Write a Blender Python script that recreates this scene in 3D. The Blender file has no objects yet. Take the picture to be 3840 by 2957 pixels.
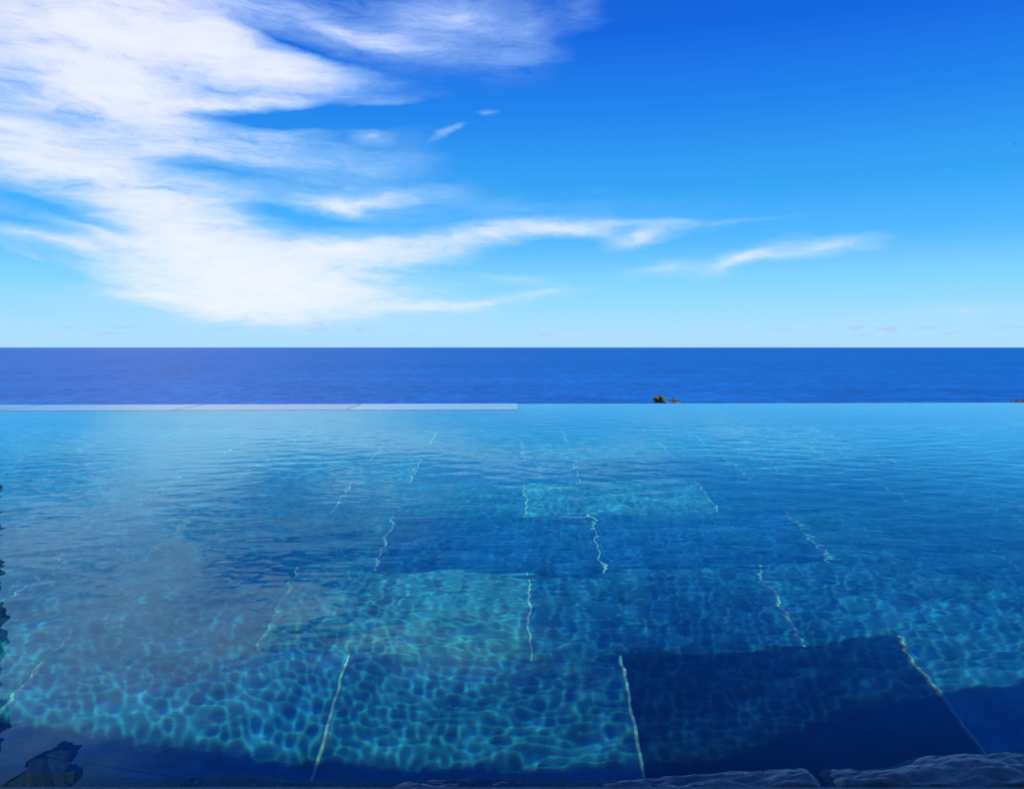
import bpy, bmesh, math, random
import numpy as np
from mathutils import Vector, Matrix, Euler, noise as mnoise

random.seed(7)
R = math.radians
scene = bpy.context.scene
col = scene.collection

# ------------------------------------------------------------------ helpers
def tag(o, label=None, cat=None, group=None, kind=None):
    if label: o["label"] = label
    if cat: o["category"] = cat
    if group: o["group"] = group
    if kind: o["kind"] = kind
    return o

def link(name, me, mat=None, parent=None, smooth=False):
    o = bpy.data.objects.new(name, me)
    col.objects.link(o)
    if mat: me.materials.append(mat)
    if parent: o.parent = parent
    if smooth:
        me.polygons.foreach_set("use_smooth", [True] * len(me.polygons))
    return o

def from_bm(name, bm, mat=None, parent=None, smooth=False):
    me = bpy.data.meshes.new(name)
    bm.normal_update()
    bm.to_mesh(me); bm.free()
    return link(name, me, mat, parent, smooth)

def empty(name, loc):
    o = bpy.data.objects.new(name, None)
    o.location = loc
    col.objects.link(o)
    return o

def add_box(bm, x0, x1, y0, y1, z0, z1):
    v = [bm.verts.new(p) for p in ((x0,y0,z0),(x1,y0,z0),(x1,y1,z0),(x0,y1,z0),(x0,y0,z1),(x1,y0,z1),(x1,y1,z1),(x0,y1,z1))]
    for f in ((3,2,1,0),(4,5,6,7),(0,1,5,4),(1,2,6,5),(2,3,7,6),(3,0,4,7)):
        bm.faces.new([v[i] for i in f])
    return v

def add_tube(bm, pts, radii, seg=10):
    rings = []
    for i, p in enumerate(pts):
        a = Vector(pts[max(i-1,0)]); b = Vector(pts[min(i+1,len(pts)-1)])
        t = (b-a).normalized()
        s = t.cross(Vector((0,0,1)))
        if s.length < 1e-4: s = Vector((1,0,0))
        s.normalize(); u = s.cross(t)
        rings.append([bm.verts.new(Vector(p) + radii[i]*(math.cos(q)*s + math.sin(q)*u)) for q in [2*math.pi*k/seg for k in range(seg)]])
    for r0, r1 in zip(rings, rings[1:]):
        for k in range(seg):
            bm.faces.new((r0[k], r0[(k+1)%seg], r1[(k+1)%seg], r1[k]))
    bm.faces.new(rings[0][::-1]); bm.faces.new(rings[-1])

def lerp_table(tab):
    def f(x, *_):
        if x <= tab[0][0]: return tab[0][1]
        for (a, va), (b, vb) in zip(tab, tab[1:]):
            if x <= b:
                t = (x-a)/(b-a); t = t*t*(3-2*t)
                return va+(vb-va)*t
        return tab[-1][1]
    return f

class NT:
    """small node-tree writer"""
    def __init__(self, tree):
        self.t = tree; tree.nodes.clear()
    def n(self, typ, ins=None, **props):
        nd = self.t.nodes.new(typ)
        for k, v in props.items(): setattr(nd, k, v)
        for k, v in (ins or {}).items(): self.set(nd.inputs[k], v)
        return nd
    def set(self, sock, v):
        if isinstance(v, bpy.types.NodeSocket): self.t.links.new(v, sock)
        else: sock.default_value = v
    def math(self, op, a, b=0.0, c=0.0, clamp=False):
        nd = self.t.nodes.new("ShaderNodeMath"); nd.operation = op; nd.use_clamp = clamp
        self.set(nd.inputs[0], a); self.set(nd.inputs[1], b); self.set(nd.inputs[2], c)
        return nd.outputs[0]
    def vmath(self, op, a, b=None, scale=None):
        nd = self.t.nodes.new("ShaderNodeVectorMath"); nd.operation = op
        self.set(nd.inputs[0], a)
        if b is not None: self.set(nd.inputs[1], b)
        if scale is not None: self.set(nd.inputs[3], scale)
        return nd.outputs[0]
    def mix(self, fac, a, b, typ="MIX"):
        nd = self.t.nodes.new("ShaderNodeMix"); nd.data_type = "RGBA"; nd.blend_type = typ
        self.set(nd.inputs[0], fac); self.set(nd.inputs[6], a); self.set(nd.inputs[7], b)
        return nd.outputs[2]
    def ramp(self, fac, stops, interp="LINEAR"):
        nd = self.t.nodes.new("ShaderNodeValToRGB"); nd.color_ramp.interpolation = interp
        e = nd.color_ramp.elements
        while len(e) < len(stops): e.new(0.5)
        for i, (p, c) in enumerate(stops):
            e[i].position = p; e[i].color = (*c, 1) if len(c) == 3 else c
        self.set(nd.inputs[0], fac)
        return nd.outputs[0]
    def smooth(self, v, lo, hi):
        nd = self.t.nodes.new("ShaderNodeMapRange"); nd.interpolation_type = "SMOOTHSTEP"
        self.set(nd.inputs[0], v); nd.inputs[1].default_value = lo; nd.inputs[2].default_value = hi
        return nd.outputs[0]
    def noise(self, vec, scale, detail=4, rough=0.55, dist=0.0, out=0):
        nd = self.t.nodes.new("ShaderNodeTexNoise")
        self.set(nd.inputs["Vector"], vec)
        nd.inputs["Scale"].default_value = scale; nd.inputs["Detail"].default_value = detail
        nd.inputs["Roughness"].default_value = rough; nd.inputs["Distortion"].default_value = dist
        return nd.outputs[out]
    def mapping(self, vec, loc=(0,0,0), rot=(0,0,0), scale=(1,1,1), typ="POINT"):
        nd = self.t.nodes.new("ShaderNodeMapping"); nd.vector_type = typ
        self.set(nd.inputs[0], vec)
        nd.inputs["Location"].default_value = loc; nd.inputs["Rotation"].default_value = rot; nd.inputs["Scale"].default_value = scale
        return nd.outputs[0]

def material(name):
    m = bpy.data.materials.new(name); m.use_nodes = True
    return m, NT(m.node_tree)

def finish(nt, base, rough=0.6, spec=0.5, bump=None, bump_dist=0.01, bump_str=1.0, **extra):
    p = nt.n("ShaderNodeBsdfPrincipled")
    nt.set(p.inputs["Base Color"], base if isinstance(base, bpy.types.NodeSocket) else (*base, 1))
    nt.set(p.inputs["Roughness"], rough); nt.set(p.inputs["Specular IOR Level"], spec)
    for k, v in extra.items(): nt.set(p.inputs[k.replace("_", " ")], v)
    if bump is not None:
        b = nt.n("ShaderNodeBump", {"Height": bump, "Distance": bump_dist, "Strength": bump_str})
        nt.set(p.inputs["Normal"], b.outputs[0])
    o = nt.n("ShaderNodeOutputMaterial")
    nt.t.links.new(p.outputs[0], o.inputs[0])
    return p

# ------------------------------------------------------------------ sun and sky
SUN_EL = 50.0           # high sun behind the camera, a little to the left
SUN_AZ = 190.0          # clockwise from +Y
EXPOSURE = 0.0
sd = Vector((math.sin(R(SUN_AZ))*math.cos(R(SUN_EL)), math.cos(R(SUN_AZ))*math.cos(R(SUN_EL)), math.sin(R(SUN_EL))))
sl = bpy.data.lights.new("sun", "SUN")
sl.energy = 5.0; sl.angle = R(0.5); sl.color = (1.0, 0.95, 0.86)
so = bpy.data.objects.new("sun", sl); col.objects.link(so)
so.location = (0, -20, 30)
so.rotation_euler = sd.to_track_quat("Z", "Y").to_euler()
sl.cycles.is_caustics_light = True

# azimuth and elevation (degrees), half length, half width, tilt, strength of each streak
CLOUDS = [
    (-26.66, 19.05, 12.55, 5.02, 0, 2),
    (-20.67, 18.95, 7.51, 2.68, -10, 1),
    (-15.98, 18.33, 7.39, 1.40, -12, 0.9),
    (-27.54, 15.55, 7.71, 2.51, 5, 1),
    (-25.94, 16.83, 6.02, 4.01, 0, 0.6),
    (-11.95, 20.93, 7.85, 1.00, -12, 0.75),
    (-8.17, 20.32, 3.97, 0.60, -6, 0.5),
    (-6.88, 21.54, 9.96, 3.01, 0, 0.34),
    (-0.39, 19.87, 4.01, 2.68, 0, 0.16),
    (-4.29, 22.30, 5.00, 1.34, 0, 0.4),
    (-2.68, 19.14, 4.01, 0.80, 0, 0.2),
    (-14.16, 18.06, 6.49, 1.20, -6, 0.6),
    (-16.90, 17.42, 3.84, 0.67, 4, 0.3),
    (-19.30, 15.86, 6.00, 0.67, 6, 1),
    (-16.02, 16.39, 1.93, 0.50, -6, 0.55),
    (-23.58, 14.40, 6.13, 1.34, 8, 0.6),
    (-23.07, 12.72, 10.15, 1.40, 2, 0.85),
    (-16.97, 13.67, 3.84, 0.94, -2, 0.5),
    (-28.20, 10.47, 8.84, 2.21, -14, 1),
    (-30.67, 11.03, 5.18, 1.67, -10, 0.5),
    (-23.72, 8.98, 6.74, 2.01, -24, 1),
    (-25.59, 10.28, 6.64, 1.67, -16, 0.6),
    (-29.90, 12.33, 5.80, 1.34, -8, 0.35),
    (-17.13, 4.90, 12.15, 3.34, -5, 1.9),
    (-17.16, 3.17, 12.78, 2.21, -2, 1),
    (-21.80, 6.72, 6.83, 1.61, -14, 0.9),
    (-15.30, 4.47, 10.65, 2.68, 0, 0.6),
    (-19.83, 4.36, 6.29, 2.34, -14, 0.6),
    (-21.02, 2.94, 8.12, 1.14, -6, 0.6),
    (-10.87, 6.57, 7.88, 1.14, 4, 1.1),
    (-2.71, 7.62, 7.68, 0.94, 8, 1.4),
    (4.23, 8.12, 5.00, 0.80, -2, 1.1),
    (-7.00, 5.83, 5.64, 1.00, 12, 0.6),
    (-0.07, 8.33, 5.35, 0.67, 4, 0.4),
    (9.45, 7.46, 2.64, 0.60, 15, 1.2),
    (7.82, 8.45, 6.30, 0.40, -3, 0.35),
    (13.88, 8.34, 7.14, 0.27, -2, 0.28),
    (6.85, 7.67, 2.32, 0.47, -10, 0.35),
    (11.08, 5.25, 3.61, 0.60, 5, 0.75),
    (16.08, 5.96, 3.37, 0.60, 16, 1.1),
    (20.54, 6.36, 3.76, 0.60, 6, 1.2),
    (17.89, 5.96, 3.82, 0.27, 4, 0.4),
    (-10.51, 9.79, 6.58, 0.94, 8, 1.15),
    (-12.73, 9.81, 2.94, 0.80, -8, 0.5),
    (-11.47, 9.29, 2.29, 0.47, -18, 0.45),
    (-10.17, 11.97, 4.94, 1.40, 10, 0.28),
    (-17.02, 11.04, 7.04, 1.00, 0, 0.22),
    (-19.42, 9.85, 4.73, 0.87, -10, 0.3),
    (-11.77, 10.83, 0.85, 0.23, 5, 0.5),
    (-15.17, 12.49, 5.81, 0.54, 2, 0.25),
    (-0.40, 4.90, 5.02, 0.54, -8, 0.5),
    (-2.39, 3.32, 7.69, 0.60, 6, 0.65),
    (1.93, 3.91, 2.67, 0.40, 4, 0.45),
    (-6.36, 2.81, 7.31, 0.60, 0, 0.4),
    (-29.07, 6.50, 4.09, 0.57, -9, 0.9),
    (-30.60, 5.45, 2.30, 0.43, -22, 0.6),
    (-27.51, 7.37, 5.93, 0.47, -14, 0.55),
    (-29.26, 8.57, 4.08, 0.47, -14, 0.35),
    (-27.35, 3.80, 3.56, 0.37, -3, 0.42),
    (-23.85, 3.40, 4.59, 0.47, -6, 0.5),
    (-10.31, 14.17, 1.65, 0.40, -12, 0.6),
    (-4.43, 14.47, 1.13, 0.33, 28, 0.4),
    (-1.87, 15.83, 0.87, 0.20, 10, 0.28),
    (-10.13, 15.95, 4.94, 0.47, 8, 0.3),
    (29.36, 1.97, 8.16, 0.67, 0, 0.4),
    (-3.04, 9.47, 18.70, 2.01, 0, 0.14),
    (4.81, 22.29, 2.33, 1.51, 0, 0.13),
    (1.24, 21.26, 2.01, 2.01, 0, 0.12),
    (-23.62, 13.00, 14.10, 5.69, 0, 0.22),
    (-15.17, 12.79, 9.68, 3.68, 0, 0.16),
    (-26.17, 8.52, 10.81, 5.02, -10, 0.18),
    (-4.62, 20.51, 8.67, 3.68, 0, 0.14),
    (-21.20, 7.95, 15.59, 8.70, 0, 0.14),
    (-30.25, 23.45, 12.13, 5.02, 0, 0.6),
    (-38.47, 14.75, 10.47, 8.36, 0, 1),
    (-30.87, 15.97, 2.58, 0.67, -8, -0.5),
    (-31.35, 12.36, 3.14, 0.47, -6, -0.43),
    (-29.67, 19.35, 4.94, 0.60, -35, -0.36),
    (-15.13, 15.14, 9.69, 0.87, 2, -0.86),
    (-20.76, 15.08, 3.13, 0.47, 4, -0.43),
    (-21.12, 11.50, 6.24, 0.54, -4, -0.36),
    (-17.02, 11.04, 6.40, 1.00, -4, -0.25),
    (-15.05, 19.81, 6.46, 0.54, -15, -0.5),
    (-20.73, 16.42, 4.69, 0.67, 10, -0.29),
    (-15.85, 8.70, 5.79, 0.87, -4, -0.65),
    (-30.25, 8.76, 4.33, 0.87, -14, -0.72),
    (-27.50, 7.63, 4.75, 0.47, -12, -0.58),
    (-30.78, 7.61, 3.16, 0.47, -8, -0.36),
    (-29.14, 4.34, 6.72, 1.14, -14, -0.94),
    (-30.85, 5.10, 3.45, 0.67, 0, -0.29),
    (-27.56, 5.70, 2.67, 0.47, -10, -0.36),
    (-28.35, 13.72, 4.71, 0.67, -5, -0.25),
    (-30.66, 11.43, 3.16, 0.47, -6, -0.22),
    (-4.37, 5.44, 5.34, 0.54, 0, -0.36),
    (-3.05, 4.23, 4.68, 0.33, 0, -0.22),
    (7.50, 8.20, 1.99, 0.27, 0, -0.22),
]


def build_world():
    w = bpy.data.worlds.new("World"); scene.world = w; w.use_nodes = True
    nt = NT(w.node_tree)
    d = nt.n("ShaderNodeTexCoord").outputs["Generated"]
    sep = nt.n("ShaderNodeSeparateXYZ", {0: d})
    x, y, z = sep.outputs
    az = nt.math("MULTIPLY", nt.math("ARCTAN2", x, y), 180/math.pi)
    el = nt.math("MULTIPLY", nt.math("ARCSINE", z), 180/math.pi)
    uv = nt.n("ShaderNodeCombineXYZ", {0: az, 1: el}).outputs[0]
    # clear sky: Nishita, graded towards the deep tropical blue
    sky = nt.n("ShaderNodeTexSky", sky_type="NISHITA", sun_disc=False, sun_elevation=R(SUN_EL), sun_rotation=R(SUN_AZ),
               altitude=60.0, air_density=1.0, dust_density=0.4, ozone_density=2.0)
    hs = nt.n("ShaderNodeHueSaturation", {"Saturation": 1.25, "Value": 1.0, "Color": sky.outputs[0]})
    t = nt.math("DIVIDE", el, 90.0, clamp=True)
    grade = nt.ramp(t, SKY_STOPS)
    ten = nt.mix(1.0, grade, (10, 10, 10, 1), "MULTIPLY")
    base = nt.mix(0.95, hs.outputs[0], ten)
    # cirrus: soft lens-shaped streaks in azimuth/elevation, warped and shredded by noise
    w1 = nt.vmath("SUBTRACT", nt.noise(nt.mapping(uv, scale=(.06, .14, 1)), 1.0, 3, .5, out=1), (.5, .5, .5))
    w2 = nt.vmath("SUBTRACT", nt.noise(nt.mapping(uv, loc=(7, 3, 1), scale=(.17, .62, 1)), 1.0, 5, .6, out=1), (.5, .5, .5))
    uvw = nt.vmath("ADD", uv, nt.vmath("ADD", nt.vmath("MULTIPLY", w1, (5.0, 2.6, 0)), nt.vmath("MULTIPLY", w2, (3.4, 1.1, 0))))
    acc = None
    for (u, v, a, b, rot, s) in CLOUDS:
        m = nt.mapping(uvw, loc=(u, v, 0), rot=(0, 0, R(rot)), scale=(a*1.5, b*1.5, 1), typ="TEXTURE")
        g = nt.n("ShaderNodeTexGradient", {0: m}, gradient_type="QUADRATIC_SPHERE").outputs["Fac"]
        acc = nt.math("MULTIPLY_ADD", g, s*1.45, acc if acc is not None else 0.0)
    acc = nt.math("MAXIMUM", acc, 0.0)
    # everything well outside the view: thin scattered cirrus
    far = nt.smooth(nt.noise(nt.mapping(uvw, scale=(.02, .05, 1)), 1.0, 4, .5), .5, .8)
    out_az = nt.smooth(nt.math("ABSOLUTE", az), 45, 80)
    acc = nt.math("MULTIPLY_ADD", nt.math("MULTIPLY", far, out_az), .8, acc)
    fib = nt.noise(nt.mapping(uvw, rot=(0, 0, R(4)), scale=(.11, .95, 1)), 1.0, 11, .68, .35)
    fib2 = nt.noise(nt.mapping(uvw, loc=(3, 9, 4), rot=(0, 0, R(-9)), scale=(.42, 1.45, 1)), 1.0, 10, .70, .8)
    lump = nt.noise(nt.mapping(uvw, loc=(1, 5, 2), scale=(.12, .35, 1)), 1.0, 4, .5)
    tex = nt.math("ADD", nt.math("MULTIPLY", fib, .38), nt.math("ADD", nt.math("MULTIPLY", fib2, .34), nt.math("MULTIPLY", lump, .30)))
    tc = nt.math("MULTIPLY", nt.math("SUBTRACT", tex, .5), 6.0)
    tc = nt.math("MINIMUM", nt.math("MAXIMUM", tc, -1.0), 1.0)
    dens = nt.math("MULTIPLY", acc, nt.math("MULTIPLY_ADD", tc, .62, .85))
    dens = nt.math("MULTIPLY_ADD", tc, nt.math("MINIMUM", nt.math("MULTIPLY", acc, .5), .12), dens)
    cov = nt.math("SUBTRACT", 1.0, nt.math("POWER", 2.718, nt.math("MULTIPLY", nt.math("MAXIMUM", nt.math("SUBTRACT", dens, .02), 0), -1.0)))
    shade = nt.mix(nt.smooth(cov, .3, 1.0), (4.8, 7.5, 11.0, 1), (9.0, 9.3, 12.6, 1))
    skyc = nt.mix(nt.math("MULTIPLY", cov, .96, clamp=True), base, shade)
    # little trade-wind clouds along the horizon
    cm = nt.noise(nt.mapping(uv, scale=(.62, 3.6, 1)), 1.0, 8, .62)
    band = nt.math("MULTIPLY", nt.smooth(el, .35, .9), nt.math("SUBTRACT", 1.0, nt.smooth(el, 1.3, 2.1)))
    cmask = nt.math("MULTIPLY", nt.smooth(nt.math("MULTIPLY_ADD", band, .16, cm), .68, .78), .75)
    cmask = nt.math("MULTIPLY", cmask, nt.math("MULTIPLY", band, nt.smooth(nt.noise(nt.mapping(uv, loc=(2, 0, 3), scale=(.07, .25, 1)), 1.0, 3, .5), .40, .56)))
    skyc = nt.mix(cmask, skyc, (4.2, 6.2, 8.8, 1))
    bg = nt.n("ShaderNodeBackground", {0: skyc, 1: 0.1})
    o = nt.n("ShaderNodeOutputWorld")
    nt.t.links.new(bg.outputs[0], o.inputs[0])

SKY_STOPS = [
    (0.0,   (.42, .73, 1.08)),
    (0.013, (.40, .75, 1.22)),
    (0.048, (.235, .68, 1.30)),
    (0.082, (.082, .485, 1.08)),
    (0.117, (.034, .385, .95)),
    (0.178, (.011, .235, .87)),
    (0.23,  (.005, .138, .77)),
    (0.34,  (.003, .078, .50)),
    (0.60,  (.004, .045, .30)),
    (1.0,   (.004, .040, .25)),
]
build_world()

# ------------------------------------------------------------------ materials
def mat_water():
    m, nt = material("pool_water")
    fr = nt.n("ShaderNodeFresnel", {"IOR": 1.333})
    gl = nt.n("ShaderNodeBsdfGlossy", {"Roughness": 0.0, "Color": (.43, .90, 1, 1)})
    # water disperses light a little: the red share bends less, the blue share more
    mid = nt.n("ShaderNodeBsdfRefraction", {"Roughness": 0.0, "IOR": 1.334, "Color": (.32, .80, .66, 1)})
    red = nt.n("ShaderNodeBsdfRefraction", {"Roughness": 0.0, "IOR": 1.3275, "Color": (.40, .14, .0, 1)})
    blu = nt.n("ShaderNodeBsdfRefraction", {"Roughness": 0.0, "IOR": 1.3435, "Color": (.0, .03, .33, 1)})
    a1 = nt.n("ShaderNodeAddShader", {0: mid.outputs[0], 1: red.outputs[0]})
    a2 = nt.n("ShaderNodeAddShader", {0: a1.outputs[0], 1: blu.outputs[0]})
    mx = nt.n("ShaderNodeMixShader", {0: fr.outputs[0], 1: a2.outputs[0], 2: gl.outputs[0]})
    o = nt.n("ShaderNodeOutputMaterial"); nt.t.links.new(mx.outputs[0], o.inputs[0])
    return m

def mat_tile():
    m, nt = material("pool_tile")
    co = nt.n("ShaderNodeTexCoord").outputs["Object"]
    at = nt.n("ShaderNodeAttribute", attribute_name="tone")
    mott = nt.noise(co, 9.0, 8, .62, .6)
    spots = nt.noise(co, 42.0, 5, .6)
    f = nt.math("MULTIPLY_ADD", nt.math("SUBTRACT", mott, .5), 2.1, nt.math("MULTIPLY_ADD", nt.math("SUBTRACT", spots, .5), .6, 1.0))
    colr = nt.mix(1.0, at.outputs["Color"], nt.n("ShaderNodeCombineColor", {0: f, 1: f, 2: f}).outputs[0], "MULTIPLY")
    finish(nt, colr, rough=.55, spec=.3, bump=spots, bump_dist=.003)
    return m

def mat_plain(name, c, rough=.7, scale=20, amt=.5, spec=.4, bump=.004, **kw):
    m, nt = material(name)
    co = nt.n("ShaderNodeTexCoord").outputs["Object"]
    n1 = nt.noise(co, scale, 7, .6); n2 = nt.noise(co, scale*.17, 4, .5)
    f = nt.math("MULTIPLY_ADD", nt.math("SUBTRACT", n1, .5), amt, nt.math("MULTIPLY_ADD", nt.math("SUBTRACT", n2, .5), amt, 1.0))
    colr = nt.mix(1.0, (*c, 1), nt.n("ShaderNodeCombineColor", {0: f, 1: f, 2: f}).outputs[0], "MULTIPLY")
    finish(nt, colr, rough=rough, spec=spec, bump=n1, bump_dist=bump, **kw)
    return m

def mat_sea():
    m, nt = material("sea_water")
    co = nt.n("ShaderNodeTexCoord").outputs["Object"]
    # wind chop, swell and drifting gust patches, in metres
    chop = nt.noise(nt.mapping(co, scale=(.055, .03, 1)), 1.0, 5, .62, .3)
    swell = nt.noise(nt.mapping(co, rot=(0, 0, R(8)), scale=(.006, .0065, 1)), 1.0, 7, .66)
    patch = nt.noise(nt.mapping(co, loc=(40, 9, 0), rot=(0, 0, R(-4)), scale=(.0009, .0009, 1)), 1.0, 9, .68)
    slick = nt.smooth(nt.noise(nt.mapping(co, loc=(3, 71, 0), rot=(0, 0, R(2)), scale=(.0022, .0075, 1)), 1.0, 7, .65, .6), .60, .72)
    h = nt.math("ADD", nt.math("MULTIPLY", chop, 1.0), nt.math("MULTIPLY", swell, 1.6))
    c = nt.ramp(nt.math("ADD", nt.math("MULTIPLY", chop, .52), nt.math("ADD", nt.math("MULTIPLY", swell, .30), nt.math("MULTIPLY", patch, .18))),
                [(.36, (.001, .036, .20)), (.5, (.001, .086, .38)), (.64, (.004, .17, .62))])
    c = nt.mix(nt.math("MULTIPLY", slick, .55), c, (.03, .20, .62, 1))
    b = nt.n("ShaderNodeBump", {"Height": h, "Distance": 6.0, "Strength": .8})
    p = nt.n("ShaderNodeBsdfPrincipled", {"Base Color": c, "Roughness": .42, "Specular IOR Level": .28, "Specular Tint": (.14, .95, 1, 1), "IOR": 1.333, "Normal": b.outputs[0]})
    o = nt.n("ShaderNodeOutputMaterial"); nt.t.links.new(p.outputs[0], o.inputs[0])
    return m

M = {
    "water": mat_water(),
    "tile": mat_tile(),
    "sea": mat_sea(),
    "grout": mat_plain("pale_grout", (.86, .88, .84), .8, 60, .2),
    "weir": mat_plain("wet_pale_stone", (.07, .18, .28), .18, 14, .3, spec=.42, Specular_Tint=(.46, .84, 1, 1), bump=.0006),
    "weirwhite": mat_plain("wet_white_stone", (.16, .28, .37), .18, 14, .3, spec=.45, Specular_Tint=(.6, .9, 1, 1), bump=.0006),
    "coping": mat_plain("dark_wet_stone", (.33, .33, .32), .38, 70, 1.1, bump=.006),
    "deck": mat_plain("deck_stone", (.30, .29, .28), .6, 90, .8, bump=.002),
    "walltile": mat_plain("pool_wall_tile", (.05, .22, .36), .5, 9, .4),
    "wall": mat_plain("pool_wall_stone", (.05, .09, .11), .6, 12, .6),
    "plaster": mat_plain("shade_house_plaster", (.62, .58, .50), .85, 10, .15),
    "wood": mat_plain("dark_wood", (.08, .05, .03), .6, 18, .7),
    "thatch": mat_plain("thatch", (.16, .12, .075), .95, 40, .8),
    "soil": mat_plain("hill_ground", (.05, .085, .03), .95, .3, .8, bump=.3),
    "bark": mat_plain("palm_bark", (.05, .042, .034), .9, 12, .8, bump=.02),
    "frond": mat_plain("palm_frond", (.045, .085, .02), .5, 2, .7),
    "dry": mat_plain("dry_frond", (.17, .17, .07), .6, 2, .6),
    "leafdark": mat_plain("dark_leaf", (.045, .065, .03), .55, 6, .8),
    "bract": mat_plain("purple_bract", (.12, .05, .12), .7, 5, .8),
    "feather": mat_plain("dark_feather", (.02, .02, .022), .7, 30, .5),
}

# ------------------------------------------------------------------ the pool (water surface at z = 0)
WATER_D = 1.5
X0, X1 = -3.9, 4.1                       # side walls
def weir_y(x): return 5.675 + .0325*x    # outer edge of the overflow wall
def water_far(x): return weir_y(x) - .012
NEAR = .70

def build_water():
    # finest near the camera's end of the pool, where the ripples are seen close up
    ny, nc, no = 780, 860, 26
    s = np.linspace(0, 1, ny); s = .62*s + .38*s*s
    yc = NEAR + (5.66-NEAR)*s
    hw = np.minimum(.72*yc+.62, 3.8)
    t = np.linspace(-1, 1, nc)
    u = np.linspace(0, 1, no+1)[1:]
    L = -hw[:, None] + (X0-.02+hw[:, None])*u[None, ::-1]
    Rr = hw[:, None] + (X1+.02-hw[:, None])*u[None, :]
    Xg = np.concatenate([L, hw[:, None]*t[None, :], Rr], 1)
    nx = Xg.shape[1]
    far = 5.675 + .0325*Xg - .012
    Yg = NEAR + (far-NEAR)*s[:, None]
    rng = np.random.default_rng(11)
    N = 110
    lam = np.exp(rng.uniform(np.log(.027), np.log(.20), N))
    k = 2*np.pi/lam
    ang = rng.normal(0, .82, N) + np.where(rng.random(N) < .5, 0, np.pi) + np.pi/2   # mostly along the pool's length
    slope = RIPPLE*np.sqrt(2/N)*rng.uniform(.6, 1.4, N)
    Z = np.zeros_like(Xg)
    # slow bending of the wave fronts, so no train runs dead straight
    Bx = .05*np.sin(1.3*Xg+.9*Yg+1.)+.035*np.sin(2.9*Yg-1.7*Xg)+.02*np.sin(5.1*Xg+2.2*Yg)
    By = .05*np.sin(1.1*Yg-1.5*Xg+.4)+.035*np.sin(2.3*Xg+2.7*Yg+2.)+.02*np.sin(4.3*Yg-3.9*Xg)
    for i in range(N):
        kx, ky = k[i]*np.cos(ang[i]), k[i]*np.sin(ang[i])
        ph = rng.uniform(0, 6.283)
        q1, q2, q3 = rng.uniform(0, 6.283, 3)
        env = 1+.5*np.sin(.9*Xg*np.cos(q1)+1.3*Yg*np.sin(q1)+q2)+.3*np.sin(2.3*Xg*np.sin(q3)+2.1*Yg*np.cos(q3)+q1)
        Z += slope[i]/k[i]*env*np.sin(kx*(Xg+Bx)+ky*(Yg+By)+ph)
    calm = (.12+.88*np.clip((Yg-.76)/.75, 0, 1))*(1-.45*np.clip((Yg-2.4)/1.6, 0, 1))
    edge = np.clip((far-Yg)/.35, .5, 1)        # the sheet thins out over the weir
    gust = .95+.30*np.sin(1.7*Xg+.6*Yg+.5)*np.sin(1.1*Yg-.8*Xg+2.)+.22*np.sin(3.1*Xg-2.3*Yg+1.)*np.sin(2.6*Yg+1.4*Xg)
    Z *= calm*edge*gust
    me = bpy.data.meshes.new("pool_water")
    nv = nx*ny
    co = np.stack([Xg, Yg, Z], -1).reshape(-1, 3).astype(np.float32)
    idx = np.arange(nv).reshape(ny, nx)
    q = np.stack([idx[:-1, :-1], idx[:-1, 1:], idx[1:, 1:], idx[1:, :-1]], -1).reshape(-1, 4)
    me.vertices.add(nv); me.vertices.foreach_set("co", co.ravel())
    me.loops.add(q.size); me.loops.foreach_set("vertex_index", q.ravel().astype(np.int32))
    me.polygons.add(len(q)); me.polygons.foreach_set("loop_start", np.arange(0, q.size, 4, dtype=np.int32))
    me.polygons.foreach_set("loop_total", np.full(len(q), 4, np.int32))
    me.polygons.foreach_set("use_smooth", np.ones(len(q), bool))
    me.update(calc_edges=True)
    o = link("pool_water", me, M["water"])
    o.cycles.is_caustics_caster = True
    return tag(o, kind="structure")
RIPPLE = .0138
build_water()

# floor: running-bond stone tiles, pale joints between tiles of a course
TW, JX, JY = .858, .0088, .0012
ROWS = [.95, 1.46, 1.97, 2.475, 2.965, 3.51, 4.0, 4.5, 5.0, 5.5, 6.0]
NAVY, DARK, MID, LITE, PALE = (.009, .052, .15), (.02, .16, .42), (.055, .27, .48), (.085, .33, .50), (.125, .385, .50)
TONES = {  # (course, tile counted from the pool's middle): stone shade
    (2, -2): LITE, (2, -1): MID, (2, 0): MID, (2, 1): NAVY, (2, 2): MID,
    (3, -2): MID, (3, -1): PALE, (3, 0): MID, (3, 1): MID, (3, 2): MID,
    (4, -3): MID, (4, -2): MID, (4, -1): LITE, (4, 0): DARK, (4, 1): DARK, (4, 2): MID,
    (5, -1): MID, (5, 0): PALE, (5, 1): DARK, (5, 2): MID,
    (6, 0): DARK, (6, -1): LITE, (6, 1): DARK,
}
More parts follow.
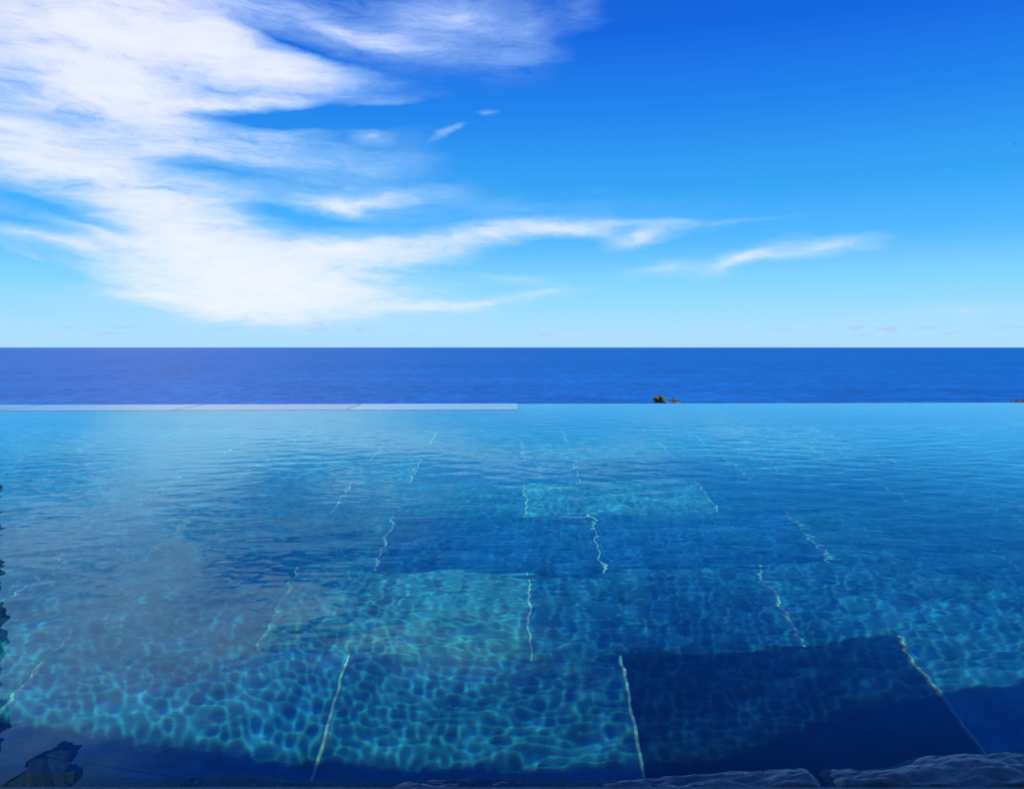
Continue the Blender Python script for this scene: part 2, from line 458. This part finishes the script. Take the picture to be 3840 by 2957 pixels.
def build_floor():
    bm = bmesh.new()
    cl = bm.loops.layers.float_color.new("tone")
    rnd = random.Random(5)
    z = -WATER_D
    for r in range(len(ROWS)-1):
        off = -.515 if r % 2 == 0 else .06
        for n in range(-6, 7):
            x0 = off+n*TW+JX/2; x1 = off+(n+1)*TW-JX/2
            x0, x1 = max(x0, X0+.02), min(x1, X1-.02)
            if x1-x0 < .05: continue
            c = TONES.get((r, n))
            if c is None:
                c = rnd.choice([MID, MID, LITE])
            j = rnd.uniform(.88, 1.12)
            c = tuple(v*j for v in c)
            dz = rnd.uniform(-.001, .001)
            y0, y1 = ROWS[r]+JY/2, ROWS[r+1]-JY/2
            b = .002
            v = [bm.verts.new(p) for p in ((x0,y0,z-.004),(x1,y0,z-.004),(x1,y1,z-.004),(x0,y1,z-.004),
                                          (x0+b,y0+b,z+dz),(x1-b,y0+b,z+dz),(x1-b,y1-b,z+dz),(x0+b,y1-b,z+dz))]
            for f in ((4,5,6,7),(0,1,5,4),(1,2,6,5),(2,3,7,6),(3,0,4,7)):
                fc = bm.faces.new([v[i] for i in f])
                for l in fc.loops: l[cl] = (*c, 1)
    f = from_bm("pool_floor", bm, M["tile"])
    f.cycles.is_caustics_receiver = True
    tag(f, kind="structure")
    bm = bmesh.new()
    vs = [bm.verts.new(p) for p in ((X0, .7, z-.006), (X1, .7, z-.006), (X1, 5.9, z-.006), (X0, 5.9, z-.006))]
    bm.faces.new(vs)
    g = from_bm("floor_joints", bm, M["grout"])
    g.cycles.is_caustics_receiver = True
    tag(g, kind="structure")
build_floor()

def box_obj(name, boxes, mat, parent=None, bevel=0.0):
    bm = bmesh.new()
    for b in boxes: add_box(bm, *b)
    if bevel:
        bmesh.ops.bevel(bm, geom=bm.edges[:], offset=bevel, segments=2, affect="EDGES")
    return from_bm(name, bm, mat, parent)

# walls under the water line
def quad_prism(name, pts, z0, z1, mat):
    bm = bmesh.new()
    lo = [bm.verts.new((x, y, z0)) for x, y in pts]; hi = [bm.verts.new((x, y, z1)) for x, y in pts]
    n = len(pts)
    bm.faces.new(lo[::-1]); bm.faces.new(hi)
    for i in range(n): bm.faces.new((lo[i], lo[(i+1)%n], hi[(i+1)%n], hi[i]))
    return from_bm(name, bm, mat)

near_wall = box_obj("pool_wall", [(X0-.25, X1+.25, .48, .70, -1.8, -.075)], M["wall"])
tag(near_wall, "stone pool wall below the near coping stones", "wall")
for nm, xa, xb, txt in (("pool_wall", X0-.25, X0, "side wall of the pool along its left edge"), ("pool_wall", X1, X1+.25, "side wall of the pool along its right edge")):
    o = box_obj(nm, [(xa, xb, .705, weir_y(xa)-.12, -1.8, -.004)], M["walltile"]); tag(o, txt, "wall")
    o.cycles.is_caustics_receiver = True
wp = [(X0-.25, weir_y(X0-.25)-.10), (X1+.25, weir_y(X1+.25)-.10), (X1+.25, weir_y(X1+.25)), (X0-.25, weir_y(X0-.25))]
wp2 = [(X0-.25, weir_y(X0-.25)+.0015), (X1+.25, weir_y(X1+.25)+.0015), (X1+.25, weir_y(X1+.25)+.06), (X0-.25, weir_y(X0-.25)+.06)]
weir = quad_prism("weir_wall", wp, -3.4, -.035, M["walltile"]); weir.cycles.is_caustics_receiver = True
lip = quad_prism("lip", wp2, -3.4, -.003, M["wall"]); lip.parent = weir
tag(weir, "far overflow wall of the pool where the water spills over", "wall")

# pale capping slabs of the overflow edge: individual stones, flush with the water on the left half
SLAB = 1.095
def weir_slab(x0, x1, z, label, mat="weir"):
    bm = bmesh.new()
    g = .004
    ya, yb = -.535, -.006
    pts = [(x0+g, weir_y(x0)+ya), (x1-g, weir_y(x1)+ya), (x1-g, weir_y(x1)+yb), (x0+g, weir_y(x0)+yb)]
    lo = [bm.verts.new((x, y, z-.03)) for x, y in pts]; hi = [bm.verts.new((x, y, z)) for x, y in pts]
    bm.faces.new(lo[::-1]); bm.faces.new(hi)
    for i in range(4): bm.faces.new((lo[i], lo[(i+1)%4], hi[(i+1)%4], hi[i]))
    bmesh.ops.bevel(bm, geom=bm.edges[:], offset=.001, segments=2, affect="EDGES")
    o = from_bm("weir_slab", bm, M[mat])
    o["kind"] = "thing"
    tag(o, label, "stone slab", "pale capping slabs along the pool's far edge")
    return o
weir_slab(-1.055, .04, .0022, "whitest capping slab of the far edge, beside the end of the pale strip", "weirwhite")
weir_slab(-1.055-SLAB, -1.055, .0014, "pale blue capping slab next to the whitest one on the far edge")
weir_slab(-1.055-2*SLAB, -1.055-SLAB, .0014, "third pale capping slab from the end of the strip on the far edge")
weir_slab(-3.88, -1.055-2*SLAB, .0014, "pale capping slab in the far corner, beside the left side of the picture")

# ------------------------------------------------------------------ coping and deck in the shade of the added house
def coping_stone(x0, x1, fn_front, fn_z, label, seed, seamtilt=0.0):
    nx = max(20, int((x1-x0)/.006)); ny = 34
    bm = bmesh.new()
    grid = []
    yb = .7065
    for j in range(ny+1):
        row = []
        for i in range(nx+1):
            t = i/nx; x = x0+(x1-x0)*t
            fr = fn_front(x)
            s = j/ny
            y = yb+(fr-yb)*min(1, s/.72) if s <= .72 else fr
            z = fn_z(x, y)
            n = mnoise.fractal(Vector((x*16+seed, y*42, seed)), .8, 2.1, 5)*.0042 + mnoise.fractal(Vector((x*70, y*120, seed*2)), .9, 2.0, 4)*.0016
            if s <= .72:
                r = s/.72
                z = z+n-.010*r**6
                # softened ends at the joints
                e = min(t, 1-t)*(x1-x0)
                z -= .012*max(0, 1-e/.012)**2
            else:
                q = (s-.72)/.28
                z = z+n-.010-.075*q
                y = fr + .006*math.sin(q*math.pi/2) + mnoise.noise(Vector((x*30, z*60, seed)))*.003
            row.append(bm.verts.new((x, y, z)))
        grid.append(row)
    for j in range(ny):
        for i in range(nx):
            bm.faces.new((grid[j][i], grid[j][i+1], grid[j+1][i+1], grid[j+1][i]))
    # back, ends and underside close the block
    zb = -.07
    def skirt(vs):
        prev = None
        for v in vs:
            w = bm.verts.new((v.co.x, v.co.y, min(zb, v.co.z-.001)))
            if prev: bm.faces.new((prev[0], prev[1], w, v))
            prev = (v, w)
    skirt(grid[0]); skirt([r[0] for r in grid]); skirt([r[-1] for r in grid])
    o = from_bm("coping_stone", bm, M["coping"], smooth=True)
    tag(o, label, "coping stone", "dark coping stones along the pool's near edge")
    o.cycles.is_caustics_receiver = True
    return o

front = lerp_table([(-.9, .752), (-.45, .748), (-.33, .742), (-.27, .742), (-.17, .729), (.10, .729), (.24, .744), (.285, .749), (.31, .745), (.345, .748), (.42, .772), (.5, .776), (.9, .79)])
topz = lerp_table([(-.9, -.012), (-.33, -.009), (-.28, -.005), (-.1, -.001), (.1, .001), (.28, .004), (.33, .004), (.5, .005), (.9, .006)])
coping_stone(-.92, -.303, front, topz, "sunken coping stone at the near left corner, mostly under milky water", 3.1)
coping_stone(-.297, .286, front, topz, "long dark coping stone between the two joints at the near edge", 8.7)
coping_stone(.292, .92, front, topz, "rough ridged coping stone right of the slanting dark joint", 14.2)

deck = box_obj("pool_deck", [(-6.2, 6.4, -3.4, .7035, -.30, .004), (-6.2, X0-.255, .7075, 5.3, -.30, .03), (X1+.255, 6.4, .7075, 5.3, -.30, .03)], M["deck"])
tag(deck, kind="structure")

# ------------------------------------------------------------------ unseen house behind the camera, added so its eaves shade the near edge
def build_shade_house():
    root = tag(empty("shade_house", (0, -3.4, 0)), "unseen plastered house with thatched eaves, added to shade the near pool edge", "house")
    def P(name, boxes, mat):
        o = box_obj(name, [(a, b, c+3.4, d+3.4, e, f) for a, b, c, d, e, f in boxes], mat, root, .01); return o
    P("wall", [(-6.2, -2.6, -3.75, -3.45, .004, 2.7), (2.6, 6.4, -3.75, -3.45, .004, 2.7), (-2.6, 2.6, -3.75, -3.45, 2.3, 2.7)], M["plaster"])
    P("sliding_door", [(-2.6, 2.6, -3.68, -3.62, .004, 2.3)], M["wood"])
    for x in (-5.6, -1.9, 1.9, 5.8):
        P("post", [(x-.08, x+.08, -1.4, -1.24, .004, 2.42)], M["wood"])
    P("beam", [(-6.4, 6.6, -1.42, -1.22, 2.42, 2.6)], M["wood"])
    bm = bmesh.new()
    prof = [(-.98, 2.42), (-.94, 2.66), (-3.6, 4.6), (-6.6, 2.66), (-6.56, 2.42), (-3.6, 4.3)]
    # thatch front pushed out on one side to shape the edge of its shadow
    shadow_edge = lerp_table([(-7, .0), (-.45, 0), (.0, .0), (.40, .12), (.8, .14), (1.6, .19), (7.2, .22)])
    secs = []
    for i in range(72):
        x = -7+14.2*i/71
        dx = shadow_edge(x) + .02*mnoise.noise(Vector((x*6, 0, 0)))
        secs.append([bm.verts.new((x, y+3.4+(dx if y > -2 else 0), z)) for y, z in prof])
    n = len(prof)
    for p, q in zip(secs, secs[1:]):
        for i in range(n): bm.faces.new((p[i], p[(i+1)%n], q[(i+1)%n], q[i]))
    bm.faces.new(secs[0][::-1]); bm.faces.new(secs[-1])
    from_bm("roof", bm, M["thatch"], root)
build_shade_house()

# ------------------------------------------------------------------ sea, hillside
def build_sea():
    bm = bmesh.new()
    Z = -60.0
    rings = [150, 400, 900, 2000, 5000, 12000, 30000, 70000, 150000]
    seg = 96
    prev = None
    for r in rings:
        cur = [bm.verts.new((r*math.sin(2*math.pi*k/seg), r*math.cos(2*math.pi*k/seg), Z)) for k in range(seg)]
        if prev:
            for k in range(seg): bm.faces.new((prev[k], cur[k], cur[(k+1)%seg], prev[(k+1)%seg]))
        else:
            bm.faces.new(cur[::-1])
        prev = cur
    bm.normal_update()
    for f in bm.faces:
        if f.normal.z < 0: f.normal_flip()
    tag(from_bm("sea", bm, M["sea"]), kind="structure")
build_sea()

def hill_z(x, y):
    y2 = max(y, 6.3)
    z = -3.2-.118*(y2-6.3)
    if y2 > 215: z -= (y2-215)*1.6
    z += 1.4*mnoise.noise(Vector((x*.03, y*.03, 2.)))*min(1, max(0, (y2-8)/30)) + .5*mnoise.noise(Vector((x*.15, y*.15, 5.)))*min(1, max(0, (y2-8)/30))
    return max(z, -64)
def build_hill():
    bm = bmesh.new()
    xs = [i*6 for i in range(-40, 41)]; ys = [-40, -10, 5.0] + [6.3+i*4 for i in range(0, 62)]
    g = [[bm.verts.new((x, y, hill_z(x, y))) for x in xs] for y in ys]
    for a, b in zip(g, g[1:]):
        for i in range(len(xs)-1): bm.faces.new((a[i], a[i+1], b[i+1], b[i]))
    tag(from_bm("hillside", bm, M["soil"], smooth=True), kind="structure")
build_hill()

# ------------------------------------------------------------------ coconut palms down the slope, only their tops in view
def palm(x, y, ztop, label, size, seed, n_fr):
    rnd = random.Random(seed)
    zb = hill_z(x, y)-.2
    root = tag(empty("coconut_palm", (x, y, zb)), label, "palm tree", "coconut palms down the slope")
    H = ztop-zb
    bm = bmesh.new()
    pts = [(.5*math.sin(t*1.3)*(1-t), .2*t*(1-t), H*t) for t in [i/10 for i in range(11)]]
    add_tube(bm, pts, [.24-.1*i/10 for i in range(11)], 12)
    from_bm("trunk", bm, M["bark"], root, True)
    def crown(frs, mat):
        bm = bmesh.new()
        for az, lift, L in frs:
            spine = []
            for i in range(15):
                t = i/14
                rr = L*(t*math.cos(lift)*(1-.18*t))
                zz = L*(t*math.sin(lift)-.50*t*t*(1.0-.35*math.sin(lift)))
                spine.append(Vector((rr*math.cos(az), rr*math.sin(az), H+zz)))
            for a, b in zip(spine, spine[1:]):
                s = (b-a).normalized().cross(Vector((0, 0, 1))).normalized()*.012*size
                bm.faces.new([bm.verts.new(p) for p in (a-s, a+s, b+s, b-s)])
            for i in range(1, 14):
                for sub in (0, .33, .66):
                    p = spine[i].lerp(spine[min(i+1, 14)], sub)
                    t = (i+sub)/14
                    d = (spine[min(i+1, 14)]-spine[i-1]).normalized()
                    s = d.cross(Vector((0, 0, 1))).normalized()
                    ll = L*.26*math.sin(math.pi*min(1, .12+t*.86))**.7
                    for sg in (-1, 1):
                        out = (s*sg*.8+d*.55+Vector((0, 0, rnd.uniform(-.75, -.25)))).normalized()
                        w = d*(.022*size)
                        tip = p+out*ll*rnd.uniform(.8, 1.1)
                        bm.faces.new([bm.verts.new(q) for q in (p-w, p+w, tip)])
        return from_bm("crown", bm, mat, root)
    frs = [(2*math.pi*k/n_fr+rnd.uniform(-.2, .2), rnd.uniform(.15, 1.25), size*rnd.uniform(.85, 1.1)) for k in range(n_fr)]
    crown(frs[: int(n_fr*.75)], M["frond"])
    o = crown(frs[int(n_fr*.75):], M["dry"]); o.name = "pale_frond"; o["label"] = "paler yellowish fronds"
palm(36.8, 200, -13.3, "larger palm crown with fanned fronds peeking over the pool's far edge", 3.3, 4, 20)
palm(40.6, 200, -13.15, "smaller tufted palm crown peeking over the far edge beside a larger one", 2.1, 9, 16)

def leafy_bush(name, x, y, ztop, rad, label, cat, mats, n, seed, leaf):
    rnd = random.Random(seed)
    zb = hill_z(x, y)-.1
    root = tag(empty(name, (x, y, zb)), label, cat)
    lift = ztop-zb-1.8*rad
    bm = bmesh.new()
    add_tube(bm, [(0, 0, 0), (.1, .05, lift*.5), (0, 0, lift+.2)], [.09, .07, .05], 8)
    for k in range(7):
        a = rnd.uniform(0, 6.28); r = rad*rnd.uniform(.3, .8)
        add_tube(bm, [(0, 0, lift), (r*.4*math.cos(a), r*.4*math.sin(a), lift+rad*.7), (r*math.cos(a), r*math.sin(a), lift+rad*rnd.uniform(1.2, 1.75))], [.035*rad, .025*rad, .008*rad], 6)
    from_bm("stem", bm, M["bark"], root)
    for nm, mat, frac in mats:
        bm = bmesh.new()
        for k in range(int(n*frac)):
            d = Vector((rnd.gauss(0, 1), rnd.gauss(0, 1), rnd.gauss(0, 1))).normalized()*rad*rnd.random()**.45
            c = Vector((d.x, d.y, lift+d.z*.75+rad*1.05))
            e = Euler((rnd.uniform(0, 6), rnd.uniform(0, 6), rnd.uniform(0, 6))).to_matrix()
            bm.faces.new([bm.verts.new(c+e@Vector(q)*leaf) for q in ((-.5, 0, 0), (0, -.28, .06), (.5, 0, 0), (0, .28, .06))])
        from_bm(nm, bm, mat, root)
    return root
leafy_bush("flowering_bush", 38.8, 61, -3.56, 1.1, "purplish flowering bush just showing over the far edge at the right border", "bush",
           [("foliage", M["leafdark"], .6), ("blossom", M["bract"], .4)], 1600, 3, .16)

# ------------------------------------------------------------------ tall slender tree just left of the view, seen only as a dark reflection in the pool
def build_tree():
    Y = 12.6
    k = .644
    bx = -k*Y
    zb = hill_z(bx, Y)-.3
    root = tag(empty("tree", (bx, Y, zb)), "dark slender tree mirrored along the pool's left side", "tree")
    def P(x, z): return Vector((x-bx, 0, z-zb))
    # trunk: its right side stands on the plane that grazes the view
    prof = [(-3.8, .34), (0, .22), (2.2, .17), (3.0, .17), (4.2, .18), (5.0, .20), (5.45, .23), (5.70, .21), (5.95, .15), (6.3, .08)]
    bm = bmesh.new()
    pts, rad = [], []
    for i, (z, r) in enumerate(prof):
        right = -k*Y - .05 + {5: .0, 6: .04, 7: .05, 8: -.02, 9: -.16}.get(i, 0.0)
        pts.append(P(right-r, z)); rad.append(r)
    add_tube(bm, pts, rad, 16)
    from_bm("trunk", bm, M["bark"], root, True)
    # big torn leaf arching to the right at the top (outline measured in metres at the tree's own distance)
    out = LEAF
    bm = bmesh.new()
    a = [bm.verts.new((x-bx, -.05+.10*math.sin(i*.9), z-zb)) for i, (x, z) in enumerate(out)]
    b = [bm.verts.new((v.co.x, v.co.y+.10, v.co.z)) for v in a]
    n = len(a)
    bm.faces.new(a); bm.faces.new(b[::-1])
    for i in range(n): bm.faces.new((a[i], b[i], b[(i+1) % n], a[(i+1) % n]))
    bmesh.ops.triangulate(bm, faces=[f for f in bm.faces if len(f.verts) > 4])
    from_bm("leaf", bm, M["leafdark"], root)
LEAF = [(-8.439, 6.855), (-8.381, 6.777), (-8.333, 6.715), (-8.296, 6.668), (-8.269, 6.637), (-8.253, 6.621), (-8.233, 6.602), (-8.210, 6.582), (-8.183, 6.560), (-8.152, 6.535), (-8.123, 6.514), (-8.094, 6.495), (-8.067, 6.480), (-8.041, 6.468), (-8.015, 6.456), (-7.990, 6.444), (-7.966, 6.431), (-7.942, 6.419), (-7.919, 6.407), (-7.896, 6.393), (-7.875, 6.380), (-7.855, 6.365), (-7.836, 6.352), (-7.818, 6.339), (-7.800, 6.326), (-7.784, 6.314), (-7.770, 6.302), (-7.758, 6.292), (-7.748, 6.282), (-7.739, 6.273), (-7.738, 6.265), (-7.742, 6.260), (-7.754, 6.256), (-7.771, 6.254), (-7.781, 6.250), (-7.783, 6.245), (-7.777, 6.239), (-7.762, 6.231), (-7.745, 6.222), (-7.725, 6.213), (-7.702, 6.203), (-7.676, 6.193), (-7.647, 6.182), (-7.613, 6.170), (-7.575, 6.157), (-7.533, 6.142), (-7.495, 6.128), (-7.463, 6.115), (-7.434, 6.101), (-7.410, 6.088), (-7.387, 6.076), (-7.366, 6.065), (-7.347, 6.055), (-7.329, 6.046), (-7.311, 6.038), (-7.294, 6.030), (-7.278, 6.024), (-7.262, 6.019), (-7.245, 6.015), (-7.227, 6.011), (-7.208, 6.008), (-7.189, 6.006), (-7.171, 6.005), (-7.157, 6.006), (-7.145, 6.009), (-7.135, 6.013), (-7.122, 6.017), (-7.105, 6.022), (-7.085, 6.026), (-7.062, 6.030), (-7.040, 6.035), (-7.019, 6.042), (-7.000, 6.050), (-6.983, 6.059), (-6.974, 6.067), (-6.974, 6.075), (-6.983, 6.083), (-7.001, 6.090), (-7.021, 6.098), (-7.042, 6.105), (-7.064, 6.114), (-7.088, 6.122), (-7.103, 6.130), (-7.109, 6.137), (-7.107, 6.143), (-7.095, 6.149), (-7.085, 6.156), (-7.076, 6.163), (-7.069, 6.171), (-7.063, 6.180), (-7.061, 6.190), (-7.063, 6.200), (-7.067, 6.211), (-7.076, 6.222), (-7.085, 6.232), (-7.096, 6.240), (-7.109, 6.248), (-7.123, 6.254), (-7.136, 6.260), (-7.149, 6.268), (-7.162, 6.275), (-7.174, 6.283), (-7.184, 6.293), (-7.192, 6.304), (-7.197, 6.317), (-7.201, 6.331), (-7.201, 6.343), (-7.197, 6.353), (-7.190, 6.360), (-7.179, 6.365), (-7.165, 6.368), (-7.148, 6.368), (-7.128, 6.366), (-7.104, 6.362), (-7.080, 6.359), (-7.057, 6.356), (-7.034, 6.353), (-7.011, 6.351), (-6.996, 6.354), (-6.988, 6.360), (-6.988, 6.371), (-6.996, 6.386), (-7.002, 6.400), (-7.007, 6.413), (-7.012, 6.424), (-7.015, 6.435), (-7.015, 6.446), (-7.013, 6.459), (-7.007, 6.474), (-6.999, 6.490), (-6.994, 6.506), (-6.992, 6.520), (-6.993, 6.533), (-6.997, 6.545), (-7.003, 6.558), (-7.010, 6.570), (-7.019, 6.583), (-7.029, 6.597), (-7.041, 6.611), (-7.054, 6.626), (-7.069, 6.642), (-7.086, 6.660), (-7.102, 6.676), (-7.118, 6.692), (-7.135, 6.707), (-7.151, 6.721), (-7.171, 6.741), (-7.194, 6.767), (-7.221, 6.798), (-7.252, 6.834), (-7.293, 6.872), (-7.344, 6.911), (-7.404, 6.951), (-7.475, 6.992), (-7.563, 7.027), (-7.668, 7.058), (-7.790, 7.083), (-7.929, 7.104), (-8.057, 7.109), (-8.176, 7.099), (-8.284, 7.073), (-8.381, 7.032), (-8.439, 6.982), (-8.459, 6.923), ]

build_tree()

# ------------------------------------------------------------------ a bird far off in the sky
def build_bird():
    p = Vector((92.3, 150, 37.6))
    bm = bmesh.new()
    # one continuous body with two swept wings and a forked tail, gliding and banking
    pts = [(-.20, 0, .01), (-.12, 0, 0), (0, 0, 0), (.13, 0, .015), (.19, 0, .02)]
    add_tube(bm, pts, [.012, .035, .05, .038, .012], 8)
    for s in (-1, 1):
        w = [(.07, s*.03, .02), (.10, s*.22, .07), (.02, s*.48, .04), (-.02, s*.22, .055), (-.07, s*.03, .01)]
        top = [bm.verts.new(q) for q in w]; bot = [bm.verts.new((q[0], q[1], q[2]-.012)) for q in w]
        bm.faces.new(top if s > 0 else top[::-1]); bm.faces.new(bot[::-1] if s > 0 else bot)
        for i in range(5): bm.faces.new((top[i], top[(i+1) % 5], bot[(i+1) % 5], bot[i]))
    t = [bm.verts.new(q) for q in ((-.18, .01, .012), (-.33, .07, .02), (-.27, 0, .015), (-.33, -.07, .02), (-.18, -.01, .012))]
    bm.faces.new(t)
    o = from_bm("bird", bm, M["feather"])
    o.location = p; o.rotation_euler = (R(35), R(24), R(20))
    tag(o, "tiny dark bird gliding alone in the clear blue sky", "bird")
build_bird()

# ------------------------------------------------------------------ camera and render
cd = bpy.data.cameras.new("camera")
cd.sensor_fit = "HORIZONTAL"; cd.sensor_width = 36.0; cd.lens = 36*1714/2184
cd.clip_start = .02; cd.clip_end = 400000
co = bpy.data.objects.new("camera", cd); col.objects.link(co)
co.location = (0, 0, .4)
co.rotation_euler = (R(90-3.37), R(0.0), 0)
scene.camera = co

scene.render.engine = "CYCLES"
scene.cycles.use_denoising = True
scene.cycles.max_bounces = 10
scene.cycles.transmission_bounces = 8
scene.cycles.sample_clamp_indirect = 4.0
scene.cycles.caustics_reflective = False
scene.cycles.caustics_refractive = True
scene.view_settings.view_transform = "Standard"
scene.view_settings.look = "None"
scene.view_settings.exposure = EXPOSURE
scene.view_settings.gamma = 1.0
scene.view_settings.use_curve_mapping = False
